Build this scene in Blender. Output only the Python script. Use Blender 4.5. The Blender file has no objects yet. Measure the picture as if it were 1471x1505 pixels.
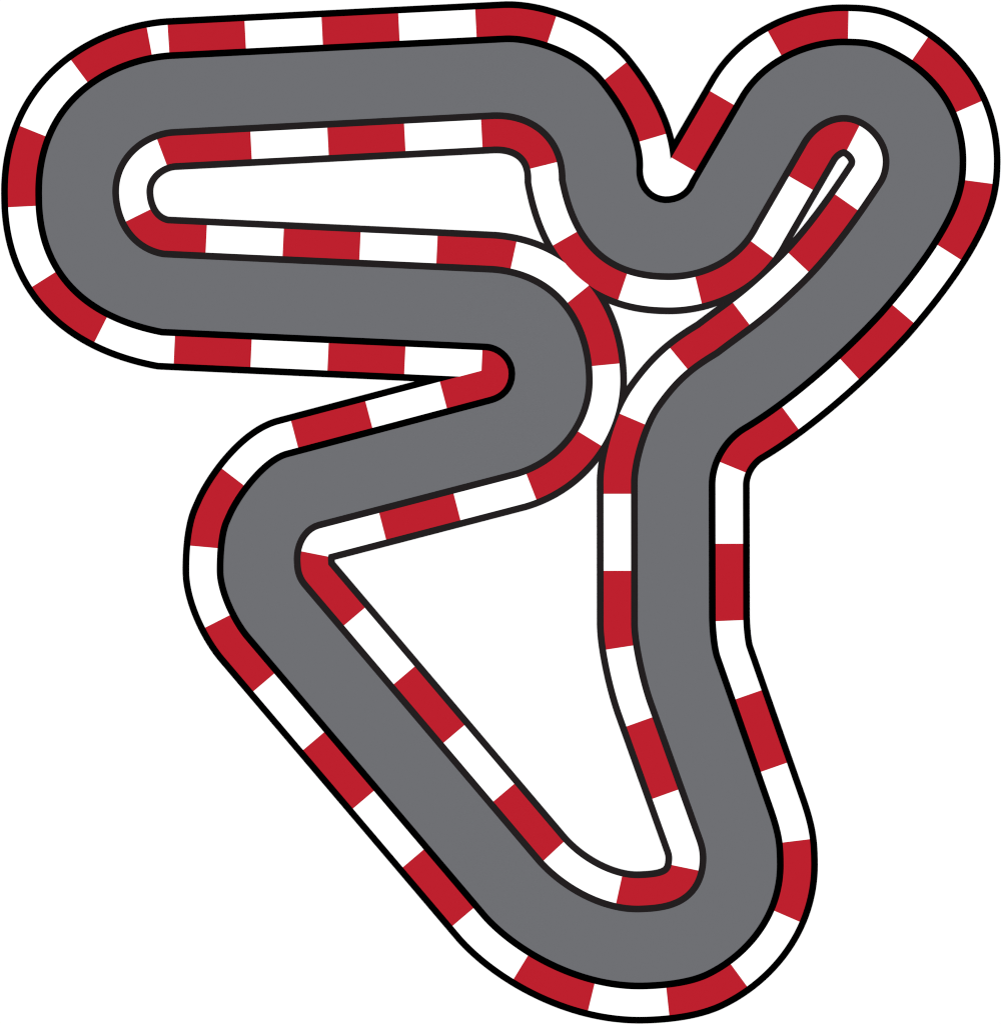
# A closed racing circuit seen from straight above: grey asphalt between two
# kerbs made of red and white blocks on black bases, lying on a white floor.
import bpy, math
import numpy as np
from mathutils import Vector
from mathutils.geometry import delaunay_2d_cdt

S = bpy.context.scene
COL = S.collection

# ------------------------------------------------------------------ plan
# Centre lines of the two kerbs: (type, node x, y, handle 1 x, y, handle 2 x, y)
# in plan units of one centimetre, y running down the plan.
OUTER = [
    ('L', 247.59, 56.76, 412.54, 48.5, 577.49, 40.23),
    ('C', 742.45, 31.97, 792.7, 30.3, 867.54, 57.53),
    ('C', 904.65, 104.61, 938.13, 146.1, 967.98, 200.45),
    ('C', 965.12, 249.07, 964.48, 259.63, 970.38, 269.63),
    ('C', 980.77, 268.34, 993.44, 266.75, 993.06, 260.47),
    ('L', 996.47, 254.58, 1020.3, 213.63, 1044.13, 172.69),
    ('C', 1067.96, 131.74, 1107.04, 64.0, 1184.94, 35.59),
    ('C', 1242.4, 36.51, 1275.45, 36.99, 1293.31, 39.14),
    ('C', 1323.62, 54.63, 1404.5, 95.78, 1440.29, 165.58),
    ('C', 1440.23, 236.86, 1440.13, 258.76, 1438.19, 276.04),
    ('C', 1432.08, 295.55, 1414.22, 352.78, 1362.48, 420.87),
    ('C', 1314.52, 475.81, 1251.27, 544.96, 1169.59, 614.42),
    ('C', 1107.29, 651.0, 1086.63, 663.15, 1071.63, 687.67),
    ('L', 1071.53, 712.59, 1071.65, 777.26, 1071.77, 841.93),
    ('C', 1071.89, 906.6, 1072.09, 921.14, 1074.21, 947.24),
    ('L', 1077.9, 958.16, 1103.9, 1032.48, 1129.9, 1106.8),
    ('C', 1155.9, 1181.12, 1168.79, 1218.85, 1171.34, 1234.91),
    ('C', 1171.72, 1266.82, 1173.59, 1359.21, 1112.03, 1425.63),
    ('C', 1049.38, 1455.18, 1020.72, 1468.69, 980.36, 1473.51),
    ('C', 944.58, 1474.22, 839.62, 1476.07, 741.31, 1416.57),
    ('L', 693.82, 1363.57, 577.5, 1226.57, 461.18, 1089.57),
    ('C', 344.86, 952.56, 322.35, 925.78, 298.63, 876.9),
    ('C', 298.37, 839.87, 298.09, 812.34, 300.88, 777.08),
    ('L', 309.64, 757.16, 311.56, 752.87, 313.48, 748.58),
    ('C', 315.4, 744.29, 331.59, 709.58, 373.69, 653.81),
    ('L', 415.2, 642.93, 513.96, 616.8, 612.73, 590.67),
    ('C', 711.5, 564.54, 719.95, 562.32, 726.88, 559.95),
    ('C', 727.14, 549.22, 727.32, 541.88, 719.7, 535.35),
    ('L', 712.68, 535.03, 553.44, 527.73, 394.2, 520.43),
    ('C', 234.96, 513.14, 95.12, 486.49, 31.98, 401.35),
    ('C', 31.82, 290.12, 27.67, 131.71, 149.28, 63.98),
]
INNER = [
    ('L', 256.16, 219.66, 412.36, 211.49, 568.57, 203.33),
    ('C', 724.78, 195.16, 773.61, 193.38, 802.73, 222.21),
    ('C', 800.88, 266.19, 810.9, 319.27, 839.91, 429.21),
    ('C', 976.47, 431.62, 1036.45, 433.77, 1102.37, 406.07),
    ('L', 1133.58, 344.02, 1156.87, 303.7, 1180.17, 263.37),
    ('C', 1203.46, 223.05, 1210.94, 210.1, 1225.47, 199.2),
    ('C', 1239.86, 199.01, 1257.56, 198.81, 1278.42, 219.92),
    ('C', 1276.91, 239.38, 1276.48, 244.94, 1275.33, 250.24),
    ('C', 1272.37, 254.76, 1238.45, 306.34, 1201.53, 358.4),
    ('C', 1160.78, 398.38, 1104.01, 453.54, 1089.12, 460.15),
    ('C', 1039.45, 498.1, 999.84, 521.65, 976.03, 541.93),
    ('C', 946.79, 583.16, 925.08, 613.58, 907.32, 673.16),
    ('L', 907.06, 707.95, 907.12, 777.85, 907.18, 847.76),
    ('C', 907.24, 917.67, 907.57, 949.61, 920.3, 1006.89),
    ('L', 932.37, 1041.28, 956.35, 1108.24, 980.33, 1175.19),
    ('C', 1004.31, 1242.15, 1006.85, 1249.28, 1008.21, 1255.35),
    ('C', 1007.98, 1262.84, 1006.7, 1304.36, 976.51, 1309.5),
    ('C', 940.53, 1310.79, 893.73, 1312.65, 840.55, 1282.25),
    ('L', 809.98, 1247.09, 695.82, 1112.54, 581.67, 977.98),
    ('C', 467.52, 843.42, 461.87, 836.78, 462.42, 831.55),
    ('C', 461.87, 823.63, 461.14, 813.15, 465.74, 798.54),
    ('L', 475.26, 796.07, 571.93, 770.95, 668.6, 745.83),
    ('C', 765.27, 720.72, 845.33, 697.06, 891.14, 627.1),
    ('C', 891.23, 559.73, 891.03, 457.18, 830.21, 378.22),
    ('L', 724.96, 370.7, 564.59, 363.24, 404.22, 355.77),
    ('C', 243.85, 348.31, 213.68, 342.83, 196.47, 316.03),
    ('C', 195.16, 283.67, 193.83, 243.9, 229.68, 221.27),
]
OUTER_BLOCK, INNER_BLOCK = 113.062, 113.086      # length of one kerb block
BASE_W, BLOCK_W = 60.2, 40.1             # widths of the black base and the blocks
SQ = (1000 / 1471) * (1505 / 1024)    # plan proportions
U = 0.01


def world(p):
    return ((p[0] - 735.5) * U * SQ, (752.5 - p[1]) * U)


def centre_line(nodes, step):
    pts = []
    n = len(nodes)
    for i, (typ, x, y, ax, ay, bx, by) in enumerate(nodes):
        q = nodes[(i + 1) % n]
        P = np.array([(x, y), (ax, ay), (bx, by), (q[1], q[2])], float)
        length = np.linalg.norm(np.diff(P, axis=0), axis=1).sum()
        m = max(8, int(length / step))
        if typ == 'L':
            m = max(2, int(length / 20))
        t = np.linspace(0, 1, m + 1)[:-1, None]
        pts.append((1-t)**3*P[0] + 3*t*(1-t)**2*P[1] + 3*t*t*(1-t)*P[2] + t**3*P[3])
    return np.vstack(pts)


class Line:
    """Closed polyline with arc lengths and vertex normals, cut at block ends."""
    def __init__(self, nodes, block, step=2.5):
        p = centre_line(nodes, step)
        q = np.vstack([p, p[:1]])
        l = np.linalg.norm(np.diff(q, axis=0), axis=1)
        cum = np.concatenate([[0], np.cumsum(l)])
        total = cum[-1]
        cuts = np.arange(0, total, block)
        s = list(cum[:-1])
        for c in cuts:                       # a vertex exactly at every block end
            j = int(np.argmin(np.abs(np.array(s) - c)))
            if abs(s[j] - c) < 0.6 and s[j] not in cuts:
                s[j] = c
            elif abs(s[j] - c) > 1e-9:
                s.append(c)
        s = np.array(sorted(set(s)))
        self.s = s
        self.p = np.stack([np.interp(s, cum, q[:, 0]), np.interp(s, cum, q[:, 1])], 1)
        self.cuts, self.total = cuts, total
        nxt = np.roll(self.p, -1, 0)
        d = nxt - self.p
        d /= np.linalg.norm(d, axis=1)[:, None]
        self.d = d
        b = d + np.roll(d, 1, 0)
        b /= np.linalg.norm(b, axis=1)[:, None]
        self.n = np.stack([b[:, 1], -b[:, 0]], 1)
        self.a, self.b = self.p, nxt
        self.block_of = np.searchsorted(cuts, s + 1e-6, side='right') - 1

    def offset(self, w):
        return self.p + self.n * w

    def inside_band(self, pts, half, seg_mask=None):
        """Which points lie in the flat-ended band of this width along the line."""
        idx = np.arange(len(self.a)) if seg_mask is None else np.nonzero(seg_mask)[0]
        a, ab = self.a[idx], (self.b - self.a)[idx]
        L2 = (ab ** 2).sum(1)
        joint = np.isin((idx + 1) % len(self.a), idx)     # next segment belongs too
        out = np.zeros(len(pts), bool)
        for k in range(0, len(pts), 1500):
            w = pts[k:k+1500, None, :] - a[None]
            t = (w * ab[None]).sum(2) / L2[None]
            foot = (t >= -1e-6) & (t <= 1 + 1e-6)
            perp = np.abs(w[:, :, 0] * ab[None, :, 1] - w[:, :, 1] * ab[None, :, 0]) / np.sqrt(L2)[None]
            hit = foot & (perp < half)
            # round joints between consecutive segments
            e = w - ab[None]
            hit |= joint[None] & (t > 1) & ((e ** 2).sum(2) < half * half) & \
                ((e * np.roll(self.d, -1, 0)[idx][None]).sum(2) < 0)
            out[k:k+1500] = hit.any(1)
        return out


def triangulate(loops, cuts=()):
    v, e = [], []
    for lp in loops:
        o = len(v)
        v += [Vector(p) for p in lp]
        e += [(o + i, o + (i + 1) % len(lp)) for i in range(len(lp))]
    for p, q in cuts:
        o = len(v)
        v += [Vector(p), Vector(q)]
        e.append((o, o + 1))
    V, _, F, *_ = delaunay_2d_cdt(v, e, [], 0, 1e-4)
    V = np.array([tuple(x) for x in V])
    F = np.array([tuple(f) for f in F])
    return V, F, V[F].mean(1)


def in_polygon(pts, poly):
    x, y = pts[:, 0], pts[:, 1]
    r = np.zeros(len(pts), bool)
    a, b = poly, np.roll(poly, -1, 0)
    for (x0, y0), (x1, y1) in zip(a, b):
        if y0 == y1:
            continue
        r ^= ((y0 > y) != (y1 > y)) & (x < (x1 - x0) * (y - y0) / (y1 - y0) + x0)
    return r


# ------------------------------------------------------------- materials
def srgb(h):
    c = [int(h[i:i+2], 16) / 255 for i in (0, 2, 4)]
    return [x / 12.92 if x <= 0.04045 else ((x + 0.055) / 1.055) ** 2.4 for x in c]


LIGHT = 1.12          # how brightly the white surround lights a level surface


def matte(name, rgb):
    m = bpy.data.materials.new(name)
    m.use_nodes = True
    b = m.node_tree.nodes['Principled BSDF']
    b.inputs['Base Color'].default_value = (*rgb, 1)
    b.inputs['Roughness'].default_value = 1
    b.inputs['Specular IOR Level'].default_value = 0
    return m


tone = lambda h: [c / LIGHT for c in srgb(h)]
M_FLOOR = matte('white_floor', (0.95, 0.95, 0.95))
M_WHITE = matte('white_paint', (0.95, 0.95, 0.95))
M_RED = matte('red_paint', tone('BE202E'))
M_ROAD = matte('grey_asphalt', tone('6F7074'))
M_BLACK = matte('black_rubber', tone('000000'))
M_SOFT = matte('soft_black_rubber', tone('231F20'))


# ----------------------------------------------------------------- parts
def slab(name, V, F, z0, z1, mat, parent):
    """Solid slab over a set of plan triangles."""
    used = np.unique(F)
    new = {int(u): i for i, u in enumerate(used)}
    n = len(used)
    tris, count = [], {}
    for f in F:
        a, b, c = V[f[0]], V[f[1]], V[f[2]]
        # counter-clockwise in plan (y down) is clockwise in the world
        if (b[0]-a[0])*(c[1]-a[1]) - (b[1]-a[1])*(c[0]-a[0]) > 0:
            f = f[::-1]
        t = [new[int(i)] for i in f]
        tris.append(t)
        for i in range(3):
            count[(t[i], t[(i+1) % 3])] = True
    verts = [(*world(V[u]), z1) for u in used] + [(*world(V[u]), z0) for u in used]
    faces = [tuple(t) for t in tris] + [tuple(i + n for i in reversed(t)) for t in tris]
    for (i, j) in count:
        if (j, i) not in count:
            faces.append((j, i, i + n, j + n))
    me = bpy.data.meshes.new(name)
    me.from_pydata(verts, [], faces)
    me.update()
    me.materials.append(mat)
    o = bpy.data.objects.new(name, me)
    COL.objects.link(o)
    o.parent = parent
    return o


line_out = Line(OUTER, OUTER_BLOCK)
line_in = Line(INNER, INNER_BLOCK)

track = bpy.data.objects.new('race_track', None)
COL.objects.link(track)
track['label'] = 'winding closed grey race track edged by red and white kerbs with black borders'
track['category'] = 'race track'

# asphalt: everything between the two kerb lines
V, F, C = triangulate([line_out.p, line_in.p])
keep = in_polygon(C, line_out.p) & ~in_polygon(C, line_in.p)
slab('road_surface', V, F[keep], -0.001, 0.004, M_ROAD, track)


def kerb(line, mat, label):
    # black base that shows as a border along both sides
    V, F, C = triangulate([line.offset(BASE_W / 2), line.offset(-BASE_W / 2)])
    base = slab('kerb', V, F[line.inside_band(C, BASE_W / 2)], -0.002, 0.007, mat, track)
    base['label'] = label
    # blocks, red first: where two runs meet the red ones lie on top
    h = BLOCK_W / 2
    ends = []
    for c in line.cuts:
        i = int(np.argmin(np.abs(line.s - c)))
        nrm = line.n[i]
        ends.append((line.p[i] + nrm * h, line.p[i] - nrm * h))
    V, F, C = triangulate([line.offset(h), line.offset(-h)], ends)
    free = line.inside_band(C, h)
    last = int(line.block_of.max())
    for parity, name, m in ((0, 'red_block', M_RED), (1, 'white_block', M_WHITE)):
        for k in range(parity, last + 1, 2):
            mask = line.block_of == k
            if k == 0 and last % 2 == 0:
                mask |= line.block_of == last      # the last red run joins the first
            elif k == last and k % 2 == 0 and k:
                continue
            mine = free & line.inside_band(C, h, mask)
            if mine.any():
                slab(name, V, F[mine], 0.004, 0.010, m, base)
                free &= ~mine


kerb(line_out, M_BLACK, 'outer kerb with jet black borders')
kerb(line_in, M_SOFT, 'inner kerb with charcoal black borders')

# ----------------------------------------------------------------- floor
me = bpy.data.meshes.new('ground')
g = 60
me.from_pydata([(-g, -g, 0), (g, -g, 0), (g, g, 0), (-g, g, 0)], [], [(0, 1, 2, 3)])
me.materials.append(M_FLOOR)
floor = bpy.data.objects.new('ground', me)
floor['kind'] = 'structure'
COL.objects.link(floor)

# ----------------------------------------------------------------- light
w = bpy.data.worlds.new('World')
S.world = w
w.use_nodes = True
bg = w.node_tree.nodes['Background']
bg.inputs['Color'].default_value = (1, 1, 1, 1)
bg.inputs['Strength'].default_value = 0.9
lamp = bpy.data.lights.new('fill_lamp', 'AREA')  # unseen overhead lamp, added to top up the even white surround
lamp.shape = 'SQUARE'
lamp.size = 60
lamp.energy = 10400
lo = bpy.data.objects.new('fill_lamp', lamp)
lo.location = (0, 0, 60)
COL.objects.link(lo)

# ---------------------------------------------------------------- camera
cam = bpy.data.cameras.new('camera')
co = bpy.data.objects.new('camera', cam)
COL.objects.link(co)
H = 45.0
co.location = (0, 0, H)
cam.sensor_fit = 'VERTICAL'
cam.sensor_height = 24
cam.lens = 24 * (H - 0.008) / 15.05
cam.clip_start = 0.1
cam.clip_end = 500
S.camera = co

S.cycles.pixel_filter_type = 'BLACKMAN_HARRIS'
S.cycles.filter_width = 1.1
S.view_settings.view_transform = 'Standard'
S.view_settings.look = 'None'
S.view_settings.exposure = 0
S.view_settings.gamma = 1
S.view_settings.use_curve_mapping = False
